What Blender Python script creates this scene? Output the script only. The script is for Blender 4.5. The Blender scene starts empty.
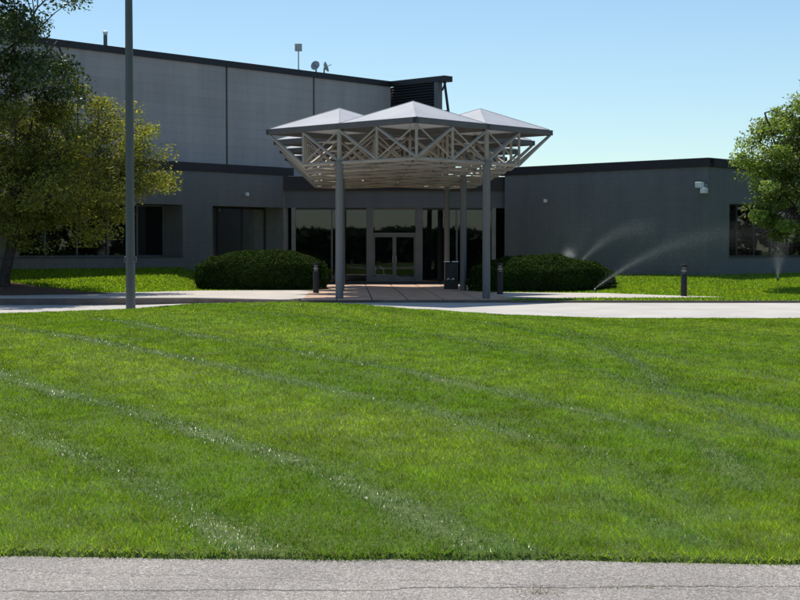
import bpy, bmesh, math, random
import numpy as np
from mathutils import Vector, Matrix, Quaternion
R = math.radians
random.seed(7); rng = np.random.default_rng(11)
sc = bpy.context.scene
col = sc.collection

# ------------------------------------------------------------------ camera, sky, sun, exposure
CAMZ = 1.5; FPX = 1450.0
cam_d = bpy.data.cameras.new('camera'); cam = bpy.data.objects.new('camera', cam_d); col.objects.link(cam)
cam_d.sensor_width = 36; cam_d.lens = 36 * FPX / 800; cam_d.clip_start = .1; cam_d.clip_end = 6000
cam.location = (0, 0, CAMZ); cam.rotation_euler = (R(90) - math.atan(50 / FPX), 0, 0)
sc.camera = cam
SUN_EL, SUN_AZ = R(66), R(-22)
w = bpy.data.worlds.new('World'); sc.world = w; w.use_nodes = True
wn = w.node_tree.nodes; wl = w.node_tree.links
sky = wn.new('ShaderNodeTexSky'); sky.sky_type = 'NISHITA'; sky.sun_disc = False
sky.sun_elevation = SUN_EL; sky.sun_rotation = SUN_AZ; sky.altitude = 200; sky.air_density = 1.0; sky.dust_density = .3; sky.ozone_density = 1.2
tint = wn.new('ShaderNodeMix'); tint.data_type = 'RGBA'; tint.blend_type = 'MULTIPLY'; tint.inputs['Factor'].default_value = 1
tint.inputs[7].default_value = (.90,1.01,1.03,1)          # the camera's rendering of the whole sky
wl.new(sky.outputs[0], tint.inputs[6]); wl.new(tint.outputs[2], wn['Background'].inputs[0]); wn['Background'].inputs[1].default_value = .126
sun_d = bpy.data.lights.new('sun', 'SUN'); sun = bpy.data.objects.new('sun', sun_d); col.objects.link(sun)
sun_d.energy = 4.6; sun_d.angle = R(.53); sun_d.color = (1, .93, .82)
S = Vector((math.sin(SUN_AZ) * math.cos(SUN_EL), math.cos(SUN_AZ) * math.cos(SUN_EL), math.sin(SUN_EL)))
sun.rotation_euler = S.to_track_quat('Z', 'Y').to_euler(); sun.location = (-10, 30, 40)
vs = sc.view_settings; vs.view_transform = 'Standard'; vs.look = 'None'; vs.exposure = 0; vs.gamma = 1; vs.use_curve_mapping = False

# ------------------------------------------------------------------ helpers
def at(px, depth, z=None, py=None):
    """point on the photograph's column px at a depth in metres"""
    zz = z if z is not None else CAMZ + (250 - py) / FPX * depth
    return Vector(((px - 400) / FPX * depth, depth, zz))

class MB:
    def __init__(s): s.v = []; s.f = []
    def quadbox(s, p, q0=None):            # p: 8 points bottom 4 then top 4, counter-clockwise from above
        b = len(s.v); s.v += [tuple(x) for x in p]
        s.f += [tuple(b + i for i in t) for t in ((3,2,1,0),(4,5,6,7),(0,1,5,4),(1,2,6,5),(2,3,7,6),(3,0,4,7))]
        return s
    def box(s, x0, x1, y0, y1, z0, z1):
        return s.quadbox([(x0,y0,z0),(x1,y0,z0),(x1,y1,z0),(x0,y1,z0),(x0,y0,z1),(x1,y0,z1),(x1,y1,z1),(x0,y1,z1)])
    def fbox(s, F, s0, s1, z0, z1, n0, n1):
        return s.quadbox([F(s0,n1,z0),F(s1,n1,z0),F(s1,n0,z0),F(s0,n0,z0),F(s0,n1,z1),F(s1,n1,z1),F(s1,n0,z1),F(s0,n0,z1)])
    def tube(s, p0, p1, r0, r1=None, n=8, cap=True):
        return s.path([p0, p1], [r0, r0 if r1 is None else r1], n, cap)
    def path(s, pts, rad, n=8, cap=True):
        pts = [Vector(p) for p in pts]; b = len(s.v); k = len(pts)
        for i, p in enumerate(pts):
            d = (pts[min(i+1,k-1)] - pts[max(i-1,0)]).normalized()
            a = d.cross(Vector((0,0,1)) if abs(d.z) < .95 else Vector((1,0,0))).normalized(); c = d.cross(a)
            for j in range(n):
                t = 2*math.pi*(j+.5)/n
                s.v.append(tuple(p + (a*math.cos(t) + c*math.sin(t))*rad[i]))
        for i in range(k-1):
            for j in range(n):
                s.f.append((b+i*n+j, b+i*n+(j+1)%n, b+(i+1)*n+(j+1)%n, b+(i+1)*n+j))
        if cap:
            s.f.append(tuple(b+j for j in range(n))[::-1]); s.f.append(tuple(b+(k-1)*n+j for j in range(n)))
        return s
    def lathe(s, c, prof, n=20):            # prof: (r, z)
        c = Vector(c); b = len(s.v)
        for r, z in prof:
            for j in range(n):
                t = 2*math.pi*j/n; s.v.append((c.x+r*math.cos(t), c.y+r*math.sin(t), c.z+z))
        for i in range(len(prof)-1):
            for j in range(n): s.f.append((b+i*n+j, b+i*n+(j+1)%n, b+(i+1)*n+(j+1)%n, b+(i+1)*n+j))
        s.f.append(tuple(b+j for j in range(n))[::-1]); s.f.append(tuple(b+(len(prof)-1)*n+j for j in range(n)))
        return s
    def prism(s, poly, z0, z1):
        b = len(s.v); n = len(poly)
        s.v += [(x,y,z0) for x,y in poly] + [(x,y,z1) for x,y in poly]
        s.f.append(tuple(range(b+n-1, b-1, -1))); s.f.append(tuple(range(b+n, b+2*n)))
        for i in range(n): s.f.append((b+i, b+(i+1)%n, b+n+(i+1)%n, b+n+i))
        return s
    def build(s, name, mat, parent=None, smooth=False, bevel=0):
        me = bpy.data.meshes.new(name); me.from_pydata(s.v, [], s.f); me.update()
        if smooth:
            me.polygons.foreach_set('use_smooth', [True]*len(me.polygons))
            try: me.set_sharp_from_angle(angle=R(40))
            except Exception: pass
        return link(name, me, mat, parent, bevel)

def link(name, me, mat, parent=None, bevel=0):
    if mat is not None: me.materials.append(mat)
    o = bpy.data.objects.new(name, me); col.objects.link(o)
    if parent is not None:
        o.parent = parent
        if parent.type == 'EMPTY': o.matrix_parent_inverse = Matrix.Translation(-parent.location)
    if bevel:
        m = o.modifiers.new('bevel', 'BEVEL'); m.width = bevel; m.segments = 2; m.limit_method = 'ANGLE'
    return o
def tag(o, label=None, cat=None, group=None, kind=None):
    if label: o['label'] = label
    if cat: o['category'] = cat
    if group: o['group'] = group
    if kind: o['kind'] = kind
    return o
def thing(name, loc, label, cat, group=None):
    o = bpy.data.objects.new(name, None); col.objects.link(o); o.location = loc; o.empty_display_size = .2
    return tag(o, label, cat, group)
def copy_thing(o, loc, label, parent=None):
    c = o.copy(); col.objects.link(c); c.location = loc
    c['label'] = label
    for ch in [x for x in bpy.data.objects if x.parent == o]:
        d = ch.copy(); col.objects.link(d); d.parent = c
        d.matrix_parent_inverse = ch.matrix_parent_inverse.copy()
        for g in [x for x in bpy.data.objects if x.parent == ch]:
            e = g.copy(); col.objects.link(e); e.parent = d
    return c
def np_mesh(name, verts, tris, colors=None):
    me = bpy.data.meshes.new(name); nv = len(verts); k = tris.shape[1]; nf = len(tris)
    me.vertices.add(nv); me.vertices.foreach_set('co', np.ascontiguousarray(verts, np.float32).ravel())
    me.loops.add(nf*k); me.loops.foreach_set('vertex_index', np.ascontiguousarray(tris, np.int32).ravel())
    me.polygons.add(nf); me.polygons.foreach_set('loop_start', np.arange(0, nf*k, k, dtype=np.int32))
    me.update(calc_edges=True)
    if colors is not None:
        a = me.attributes.new('Col', 'FLOAT_COLOR', 'POINT')
        c = np.ones((nv,4), np.float32); c[:,:colors.shape[1]] = colors; a.data.foreach_set('color', c.ravel())
    return me
_tab = rng.random((256,256))
def vnoise(x, y):
    x = np.asarray(x, float); y = np.asarray(y, float)
    xi = np.floor(x).astype(int); yi = np.floor(y).astype(int); fx = x-xi; fy = y-yi
    fx = fx*fx*(3-2*fx); fy = fy*fy*(3-2*fy); g = lambda a,b: _tab[a & 255, b & 255]
    return (g(xi,yi)*(1-fx)+g(xi+1,yi)*fx)*(1-fy) + (g(xi,yi+1)*(1-fx)+g(xi+1,yi+1)*fx)*fy
def fbm(x, y, o=3):
    t = 0; a = .5; n = 0
    for i in range(o): t = t + a*vnoise(x*2**i+17*i, y*2**i+5*i); n += a; a *= .5
    return t/n

# ------------------------------------------------------------------ materials
def newmat(name):
    m = bpy.data.materials.new(name); m.use_nodes = True; nt = m.node_tree
    return m, nt, nt.nodes['Principled BSDF']
def nd(nt, t, **kw):
    n = nt.nodes.new(t)
    for k, v in kw.items():
        if k.startswith('i_'):
            kk = k[2:]; n.inputs[int(kk) if kk.isdigit() else kk].default_value = v
        else: setattr(n, k, v)
    return n
def ramp(nt, fac, stops):
    r = nt.nodes.new('ShaderNodeValToRGB'); e = r.color_ramp.elements
    while len(e) < len(stops): e.new(.5)
    for el, (p, c) in zip(e, stops): el.position = p; el.color = (*c, 1) if len(c) == 3 else c
    nt.links.new(fac, r.inputs[0]); return r
def simple(name, c, rough=.6, metal=0, var=.12, scale=3, bump=.0, bscale=40, spec=.5, streak=False):
    m, nt, p = newmat(name); L = nt.links
    g = nd(nt, 'ShaderNodeNewGeometry'); n = nd(nt, 'ShaderNodeTexNoise', i_Scale=scale, i_Detail=6)
    src = g.outputs['Position']
    if streak:
        mp = nd(nt, 'ShaderNodeMapping'); mp.inputs['Scale'].default_value = (1,1,.15); L.new(src, mp.inputs[0]); src = mp.outputs[0]
    L.new(src, n.inputs['Vector'])
    lo = tuple(x*(1-var) for x in c); hi = tuple(min(1, x*(1+var)) for x in c)
    r = ramp(nt, n.outputs[0], [(.3, lo), (.7, hi)]); L.new(r.outputs[0], p.inputs['Base Color'])
    p.inputs['Roughness'].default_value = rough; p.inputs['Metallic'].default_value = metal; p.inputs['Specular IOR Level'].default_value = spec
    if bump:
        n2 = nd(nt, 'ShaderNodeTexNoise', i_Scale=bscale, i_Detail=4); L.new(g.outputs['Position'], n2.inputs['Vector'])
        b = nd(nt, 'ShaderNodeBump', i_Strength=bump, i_Distance=.02); L.new(n2.outputs[0], b.inputs['Height']); L.new(b.outputs[0], p.inputs['Normal'])
    return m
def leafmat(name, trans=.4, rough=.45, tint=(1.25,1.15,.5), spec=.35, gloss=False):
    m, nt, p = newmat(name); L = nt.links
    a = nd(nt, 'ShaderNodeAttribute', attribute_name='Col'); L.new(a.outputs['Color'], p.inputs['Base Color'])
    p.inputs['Roughness'].default_value = rough; p.inputs['Specular IOR Level'].default_value = spec
    if gloss:
        mg = nd(nt, 'ShaderNodeMath', operation='MULTIPLY', i_1=spec); L.new(a.outputs['Alpha'], mg.inputs[0]); L.new(mg.outputs[0], p.inputs['Specular IOR Level'])
    t = nd(nt, 'ShaderNodeBsdfTranslucent'); mx = nd(nt, 'ShaderNodeMix', data_type='RGBA', blend_type='MULTIPLY'); mx.inputs['Factor'].default_value = 1
    L.new(a.outputs['Color'], mx.inputs[6]); mx.inputs[7].default_value = (*[x*1.2 for x in tint], 1); L.new(mx.outputs[2], t.inputs[0])
    s = nd(nt, 'ShaderNodeMixShader', i_0=trans); L.new(p.outputs[0], s.inputs[1]); L.new(t.outputs[0], s.inputs[2])
    L.new(s.outputs[0], nt.nodes['Material Output'].inputs['Surface']); return m
def wallmat(name, c, d, courses=.2, length=.4, contrast=.08, bump=.3):
    """masonry courses running along the horizontal direction d"""
    m, nt, p = newmat(name); L = nt.links
    g = nd(nt, 'ShaderNodeNewGeometry'); dot = nd(nt, 'ShaderNodeVectorMath', operation='DOT_PRODUCT'); dot.inputs[1].default_value = (d[0], d[1], 0)
    L.new(g.outputs['Position'], dot.inputs[0]); sx = nd(nt, 'ShaderNodeSeparateXYZ'); L.new(g.outputs['Position'], sx.inputs[0])
    cb = nd(nt, 'ShaderNodeCombineXYZ'); L.new(dot.outputs['Value'], cb.inputs[0]); L.new(sx.outputs[2], cb.inputs[1])
    br = nd(nt, 'ShaderNodeTexBrick', i_Scale=1.0); br.inputs['Mortar Size'].default_value = .007; br.inputs['Brick Width'].default_value = length; br.inputs['Row Height'].default_value = courses
    br.inputs['Mortar Smooth'].default_value = .3
    L.new(cb.outputs[0], br.inputs['Vector'])
    br.inputs['Color1'].default_value = (*[x*(1-contrast*.35) for x in c], 1); br.inputs['Color2'].default_value = (*[x*(1+contrast*.35) for x in c], 1); br.inputs['Mortar'].default_value = (*[x*(1-contrast*1.6) for x in c], 1)
    n = nd(nt, 'ShaderNodeTexNoise', i_Scale=.45, i_Detail=7, i_Roughness=.65); mp = nd(nt, 'ShaderNodeMapping'); mp.inputs['Scale'].default_value = (1,1,.35)
    L.new(g.outputs['Position'], mp.inputs[0]); L.new(mp.outputs[0], n.inputs['Vector'])
    r = ramp(nt, n.outputs[0], [(.3, (.86,.86,.87)), (.7, (1.1,1.1,1.08))])
    mx = nd(nt, 'ShaderNodeMix', data_type='RGBA', blend_type='MULTIPLY'); mx.inputs['Factor'].default_value = 1
    ns = nd(nt, 'ShaderNodeTexNoise', i_Scale=2.6, i_Detail=5, i_Roughness=.6); ms = nd(nt, 'ShaderNodeMapping'); ms.inputs['Scale'].default_value = (1,1,.06)   # rain streaks
    L.new(g.outputs['Position'], ms.inputs[0]); L.new(ms.outputs[0], ns.inputs['Vector']); rs = ramp(nt, ns.outputs[0], [(.32,(.80,.80,.80)),(.6,(1.04,1.04,1.03))])
    m2 = nd(nt, 'ShaderNodeMix', data_type='RGBA', blend_type='MULTIPLY'); m2.inputs['Factor'].default_value = .35
    L.new(br.outputs['Color'], mx.inputs[6]); L.new(r.outputs[0], mx.inputs[7]); L.new(mx.outputs[2], m2.inputs[6]); L.new(rs.outputs[0], m2.inputs[7]); L.new(m2.outputs[2], p.inputs['Base Color'])
    p.inputs['Roughness'].default_value = .85; p.inputs['Specular IOR Level'].default_value = .25
    n2 = nd(nt, 'ShaderNodeTexNoise', i_Scale=30.0, i_Detail=4); L.new(g.outputs['Position'], n2.inputs['Vector'])
    ad = nd(nt, 'ShaderNodeMath', operation='MULTIPLY_ADD'); L.new(br.outputs['Fac'], ad.inputs[0]); ad.inputs[1].default_value = -1; L.new(n2.outputs[0], ad.inputs[2])
    b = nd(nt, 'ShaderNodeBump', i_Strength=bump, i_Distance=.01); L.new(ad.outputs[0], b.inputs['Height']); L.new(b.outputs[0], p.inputs['Normal'])
    return m
def glassmat(name, tint, refl=1.0):
    m, nt, p = newmat(name); L = nt.links
    f = nd(nt, 'ShaderNodeFresnel', i_IOR=1.5); mu = nd(nt, 'ShaderNodeMath', operation='MULTIPLY', i_1=refl); L.new(f.outputs[0], mu.inputs[0])
    g = nd(nt, 'ShaderNodeBsdfGlossy'); g.inputs['Roughness'].default_value = .015; t = nd(nt, 'ShaderNodeBsdfTransparent'); t.inputs[0].default_value = (*tint, 1)
    geo = nd(nt, 'ShaderNodeNewGeometry'); n = nd(nt, 'ShaderNodeTexNoise', i_Scale=.5); L.new(geo.outputs['Position'], n.inputs['Vector'])
    b = nd(nt, 'ShaderNodeBump', i_Strength=.03, i_Distance=.05); L.new(n.outputs[0], b.inputs['Height']); L.new(b.outputs[0], g.inputs['Normal'])
    s = nd(nt, 'ShaderNodeMixShader'); L.new(mu.outputs[0], s.inputs[0]); L.new(t.outputs[0], s.inputs[1]); L.new(g.outputs[0], s.inputs[2])
    L.new(s.outputs[0], nt.nodes['Material Output'].inputs['Surface']); return m

E_R = (.6756, .7373); E_L2 = (.731, -.682)
M = {}
M['wall_l'] = wallmat('block_wall_left', (.18,.185,.19), E_R)
M['wall_r'] = wallmat('block_wall_right', (.17,.175,.18), E_L2)
M['wall_e'] = wallmat('entry_wall', (.16,.165,.175), (1,0), courses=.6, length=1.5)
M['panel'] = wallmat('precast_panel', (.43,.405,.38), E_R, courses=.42, length=5.58, contrast=.11, bump=.5)
M['coping'] = simple('dark_bronze_coping', (.030,.026,.028), .45, .3)
M['louver'] = simple('dark_louver', (.05,.052,.06), .5, .2)
M['joint'] = simple('joint_sealant', (.07,.07,.075), .8)
M['jamb'] = simple('light_jamb', (.27,.26,.24), .6)
M['frame'] = simple('bronze_frame', (.05,.05,.052), .4, .4)
M['mull'] = simple('painted_mullion', (.15,.15,.15), .5)
M['glass'] = glassmat('tinted_glass', (.80,.83,.85))
M['glassd'] = glassmat('dark_tinted_glass', (.38,.42,.45))
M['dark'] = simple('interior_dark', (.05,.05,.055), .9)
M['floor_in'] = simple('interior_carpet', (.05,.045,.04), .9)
M['roofing'] = simple('roof_membrane', (.2,.2,.2), .9)
M['steel'] = simple('painted_steel', (.34,.30,.255), .45, 0, .15, 2, .1, 60)
M['fascia'] = simple('steel_fascia', (.11,.105,.105), .5, .0)
M['column'] = simple('column_paint', (.13,.14,.15), .45, 0, .12, 1.5, streak=True)
M['pole'] = simple('galvanised_pole', (.112,.116,.118), .55, .0, .2, 2.2, streak=True)
M['bollard'] = simple('bronze_bollard', (.025,.020,.019), .6, 0)
M['bol_lens'] = simple('bollard_louvre', (.42,.40,.38), .4)
M['white'] = simple('white_enamel', (.82,.82,.8), .4)
M['black'] = simple('black_plastic', (.018,.018,.02), .45)
M['grey'] = simple('light_grey_metal', (.4,.41,.42), .45, .3)
M['kerb'] = simple('kerb_concrete', (.15,.12,.10), .9, 0, .2, 3, .4, 30)
M['paver'] = simple('brown_paver', (.56,.38,.275), .85, 0, .22, 1.2, .3, 60)
M['mortar'] = simple('paver_joint', (.11,.085,.07), .95)
M['mulch'] = simple('bark_mulch', (.12,.07,.045), .95, 0, .4, 9, .6, 25)
M['bark'] = simple('bark', (.05,.042,.035), .95, 0, .35, 8, .8, 18)
M['grass'] = leafmat('grass_blades', .5, .30, (1.3,1.2,.35), .6, True)
M['leafA'] = leafmat('yellow_leaf', .52, .5, (1.3,1.1,.4), .3)
M['leafB'] = leafmat('dark_leaf', .3, .38, (1.1,1.2,.5), .45)
M['leafC'] = leafmat('green_leaf', .42, .42, (1.2,1.2,.5), .4)
M['yew'] = leafmat('yew_needles', .2, .8, (1.1,1.2,.5), .04)
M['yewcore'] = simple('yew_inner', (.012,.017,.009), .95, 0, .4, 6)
# white glass-fibre roof skin that lets light through
m, nt, p = newmat('glass_fibre_roof'); L = nt.links
g = nd(nt,'ShaderNodeNewGeometry'); n = nd(nt,'ShaderNodeTexNoise', i_Scale=1.3, i_Detail=5); L.new(g.outputs['Position'], n.inputs['Vector'])
r = ramp(nt, n.outputs[0], [(.3,(.47,.49,.53)),(.7,(.56,.58,.62))]); L.new(r.outputs[0], p.inputs['Base Color']); p.inputs['Roughness'].default_value = .5
t = nd(nt,'ShaderNodeBsdfTranslucent'); t.inputs[0].default_value = (.86,.83,.78,1); s_ = nd(nt,'ShaderNodeMixShader', i_0=.22)
L.new(p.outputs[0], s_.inputs[1]); L.new(t.outputs[0], s_.inputs[2]); L.new(s_.outputs[0], nt.nodes['Material Output'].inputs['Surface']); M['roof'] = m
# water drops
m, nt, p = newmat('water_drops'); L = nt.links
p.inputs['Base Color'].default_value = (.85,.88,.9,1); p.inputs['Roughness'].default_value = .2
t = nd(nt,'ShaderNodeBsdfTranslucent'); t.inputs[0].default_value = (.85,.88,.9,1); s_ = nd(nt,'ShaderNodeMixShader', i_0=.5)
tr = nd(nt,'ShaderNodeBsdfTransparent'); s2 = nd(nt,'ShaderNodeMixShader', i_0=.12)
L.new(p.outputs[0], s_.inputs[1]); L.new(t.outputs[0], s_.inputs[2]); L.new(tr.outputs[0], s2.inputs[1]); L.new(s_.outputs[0], s2.inputs[2]); L.new(s2.outputs[0], nt.nodes['Material Output'].inputs['Surface']); M['water'] = m
# asphalt with exposed stones and a wandering crack
def asphalt():
    m, nt, p = newmat('aggregate_asphalt'); L = nt.links
    g = nd(nt,'ShaderNodeNewGeometry'); P = g.outputs['Position']
    v = nd(nt,'ShaderNodeTexVoronoi', i_Scale=95.0); L.new(P, v.inputs['Vector'])
    sep = nd(nt,'ShaderNodeSeparateColor'); L.new(v.outputs['Color'], sep.inputs[0])
    r = ramp(nt, sep.outputs[0], [(0,(.17,.157,.146)),(.35,(.27,.25,.232)),(.75,(.36,.333,.31)),(1,(.50,.46,.43))])
    n = nd(nt,'ShaderNodeTexNoise', i_Scale=1.1, i_Detail=6, i_Roughness=.6); L.new(P, n.inputs['Vector'])
    r2 = ramp(nt, n.outputs[0], [(.3,(.74,.74,.75)),(.55,(1.0,1.0,.99)),(.72,(1.1,1.09,1.07))])
    mx = nd(nt,'ShaderNodeMix', data_type='RGBA', blend_type='MULTIPLY'); mx.inputs['Factor'].default_value = 1
    L.new(r.outputs[0], mx.inputs[6]); L.new(r2.outputs[0], mx.inputs[7])
    # crack: |y - y0 - wander(x)| small
    sx = nd(nt,'ShaderNodeSeparateXYZ'); L.new(P, sx.inputs[0])
    def crack(y0, sl, amp, w, sc_):
        nx = nd(nt,'ShaderNodeTexNoise', noise_dimensions='1D', i_Scale=sc_, i_Detail=6, i_Roughness=.65); L.new(sx.outputs[0], nx.inputs['W'])
        a = nd(nt,'ShaderNodeMath', operation='MULTIPLY_ADD'); L.new(nx.outputs[0], a.inputs[0]); a.inputs[1].default_value = amp; a.inputs[2].default_value = y0 - amp/2
        b = nd(nt,'ShaderNodeMath', operation='MULTIPLY_ADD'); L.new(sx.outputs[0], b.inputs[0]); b.inputs[1].default_value = sl; L.new(a.outputs[0], b.inputs[2])
        c = nd(nt,'ShaderNodeMath', operation='SUBTRACT'); L.new(sx.outputs[1], c.inputs[0]); L.new(b.outputs[0], c.inputs[1])
        d = nd(nt,'ShaderNodeMath', operation='ABSOLUTE'); L.new(c.outputs[0], d.inputs[0])
        nw = nd(nt,'ShaderNodeTexNoise', noise_dimensions='1D', i_Scale=3.1, i_Detail=4); L.new(sx.outputs[0], nw.inputs['W'])
        e = nd(nt,'ShaderNodeMath', operation='MULTIPLY'); L.new(nw.outputs[0], e.inputs[0]); e.inputs[1].default_value = w*2
        f = nd(nt,'ShaderNodeMath', operation='DIVIDE'); L.new(d.outputs[0], f.inputs[0]); L.new(e.outputs[0], f.inputs[1])
        q = ramp(nt, f.outputs[0], [(.35,(0,0,0)),(1,(1,1,1))]); return q.outputs[0]
    c1 = crack(6.80, .03, .22, .014, 1.3); c2 = crack(6.95, -.12, .3, .004, 1.7)
    mn = nd(nt,'ShaderNodeMath', operation='MINIMUM'); L.new(c1, mn.inputs[0]); L.new(c2, mn.inputs[1])
    mc = nd(nt,'ShaderNodeMix', data_type='RGBA'); mc.inputs[6].default_value = (.05,.042,.036,1); L.new(mn.outputs[0], mc.inputs['Factor']); L.new(mx.outputs[2], mc.inputs[7]); L.new(mc.outputs[2], p.inputs['Base Color'])
    p.inputs['Roughness'].default_value = .8
    h = nd(nt,'ShaderNodeMath', operation='MULTIPLY_ADD'); L.new(v.outputs['Distance'], h.inputs[0]); h.inputs[1].default_value = -1.0; L.new(mn.outputs[0], h.inputs[2])
    b = nd(nt,'ShaderNodeBump', i_Strength=.6, i_Distance=.006); L.new(h.outputs[0], b.inputs['Height']); L.new(b.outputs[0], p.inputs['Normal'])
    return m
M['asphalt'] = asphalt()
M['concrete'] = simple('drive_concrete', (.50,.475,.44), .85, 0, .14, .8, .25, 50)
M['walk'] = simple('walk_concrete', (.52,.475,.43), .8, 0, .12, 1.0, .25, 50)
def soil():
    m, nt, p = newmat('lawn_thatch'); L = nt.links; g = nd(nt,'ShaderNodeNewGeometry')
    n = nd(nt,'ShaderNodeTexNoise', i_Scale=26.0, i_Detail=5); L.new(g.outputs['Position'], n.inputs['Vector'])
    n1 = nd(nt,'ShaderNodeTexNoise', i_Scale=.5, i_Detail=4); L.new(g.outputs['Position'], n1.inputs['Vector'])
    r = ramp(nt, n.outputs[0], [(.25,(.035,.055,.009)),(.55,(.085,.14,.018)),(.8,(.15,.17,.04))])
    r1 = ramp(nt, n1.outputs[0], [(.3,(.8,.85,.8)),(.7,(1.2,1.12,1.0))])
    mx = nd(nt,'ShaderNodeMix', data_type='RGBA', blend_type='MULTIPLY'); mx.inputs['Factor'].default_value = 1
    L.new(r.outputs[0], mx.inputs[6]); L.new(r1.outputs[0], mx.inputs[7]); L.new(mx.outputs[2], p.inputs['Base Color']); p.inputs['Roughness'].default_value = .95
    b = nd(nt,'ShaderNodeBump', i_Strength=.8, i_Distance=.03); L.new(n.outputs[0], b.inputs['Height']); L.new(b.outputs[0], p.inputs['Normal']); return m
M['soil'] = soil()

# ------------------------------------------------------------------ setting: ground, road, lawn, drive, walks
def grid(name, xs, ys, zf, mat, kind='structure'):
    X, Y = np.meshgrid(xs, ys); Yv = Y
    V = np.stack([X, Yv, zf(X, Yv)], -1).reshape(-1, 3); nx = len(xs); ny = len(ys)
    i = np.arange(ny-1)[:,None]*nx + np.arange(nx-1)[None]; i = i.ravel()
    me = np_mesh(name, V, np.stack([i, i+1, i+nx+1, i+nx], 1)); me.polygons.foreach_set('use_smooth', [True]*len(me.polygons))
    return tag(link(name, me, mat), kind=kind)
def band(name, xs, y0f, y1f, nw, zf, mat):
    W = np.linspace(0, 1, nw); X, Wv = np.meshgrid(xs, W); Y = y0f(X)*(1-Wv) + y1f(X)*Wv
    V = np.stack([X, Y, zf(X, Y)], -1).reshape(-1, 3); nx = len(xs)
    i = (np.arange(nw-1)[:,None]*nx + np.arange(nx-1)[None]).ravel()
    me = np_mesh(name, V, np.stack([i, i+1, i+nx+1, i+nx], 1)); me.polygons.foreach_set('use_smooth', [True]*len(me.polygons))
    return tag(link(name, me, mat), kind='structure')
interp = lambda xp, fp: (lambda x: np.interp(x, xp, fp))
sm = lambda a, b, x: (lambda t: t*t*(3-2*t))(np.clip((x-a)/(b-a), 0, 1))
tag(MB().quadbox([(-2500,-2500,-.8),(2500,-2500,-.8),(2500,2500,-.8),(-2500,2500,-.8),(-2500,-2500,-.42),(2500,-2500,-.42),(2500,2500,-.42),(-2500,2500,-.42)]).build('ground', M['soil']), kind='structure')
road = grid('road', np.linspace(-60,60,40), np.linspace(-9,7.9,20), lambda x,y: -.10+0*x, M['asphalt'])
zcrest = interp([-30,-9.1,-6.1,-4.55,-2.3,-1,0,2.3,4.55,9.1,30], [.0,.07,.18,.30,.335,.29,.205,.05,-.04,-.10,-.12])
edge = lambda x: 7.42 - .04*np.clip(x,-6,6) + .11*(fbm(np.asarray(x,float)*1.3+70, np.asarray(x,float)*0+4, 4)-.5)
NEAR = 35.2
def zlawn(x, y):
    t = (y-7.4)/(32-7.4)
    z = -.075 + (zcrest(x)+.075)*np.clip(t,0,1)
    z = z + .10*np.sin(np.clip(t,0,1)*math.pi)*np.clip((zcrest(x)+.1)/.35,0,1)*.5
    back = sm(32, NEAR, y); z = z*(1-back) + (-.24 + .10*sm(-8,-2,x))*back
    z = z + .03*(fbm(x*.35+3, y*.35, 2)-.5)
    z = z + .012*(fbm(x*2.6+50, y*2.6, 3)-.5)*np.clip((34-y)/4,0,1)
    return np.where(y < 9, z - .085*np.clip(1-(y-edge(x)+.03)/.07, 0, 1), z)
def lawn_sheet():
    xs = np.concatenate([np.linspace(-45,-7.2,40), np.linspace(-7,7,281), np.linspace(7.2,45,40)]); Ws = np.concatenate([[-.05,-.02,.02,.05], np.linspace(.12,NEAR-7.42,100)])
    X, Wv = np.meshgrid(xs, Ws); Y = np.minimum(edge(X)+Wv, NEAR); V = np.stack([X,Y,zlawn(X,Y)],-1).reshape(-1,3); nx = len(xs)
    i = (np.arange(len(Ws)-1)[:,None]*nx + np.arange(nx-1)[None]).ravel(); me = np_mesh('lawn', V, np.stack([i,i+1,i+nx+1,i+nx],1)); me.polygons.foreach_set('use_smooth',[True]*len(me.polygons))
    return tag(link('lawn', me, M['soil']), kind='structure')
lawn_sheet()
zdrive = lambda x, y: -.19 + .135*sm(-9,-3,x) - .11*sm(0,4,x)*sm(37.5,33.5,y)
ffar = interp([-60,-6.3,-3.6,3,25,60], [44.4,44.4,42.85,42.7,42.35,42.3])
band('drive', np.linspace(-60,60,121), lambda x: NEAR-1.2+0*x, lambda x: ffar(x)+.02, 12, zdrive, M['concrete'])
# kerb along the far side of the drive
kx = list(np.linspace(-60,60,161)); mb = MB()
for a, b in zip(kx[:-1], kx[1:]):
    top = .012; lo = -.38
    mb.quadbox([(a,ffar(a)+.025,lo),(b,ffar(b)+.025,lo),(b,ffar(b)+.17,lo),(a,ffar(a)+.17,lo),(a,ffar(a)+.035,top),(b,ffar(b)+.035,top),(b,ffar(b)+.17,top),(a,ffar(a)+.17,top)])
k_ = mb.build('kerb', M['kerb']); tag(k_, kind='structure')
bm = bmesh.new(); bm.from_mesh(k_.data); bmesh.ops.remove_doubles(bm, verts=bm.verts, dist=1e-4)
bmesh.ops.delete(bm, geom=[f for f in bm.faces if abs(f.normal.x) > .9], context='FACES'); bm.to_mesh(k_.data); bm.free()
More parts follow.
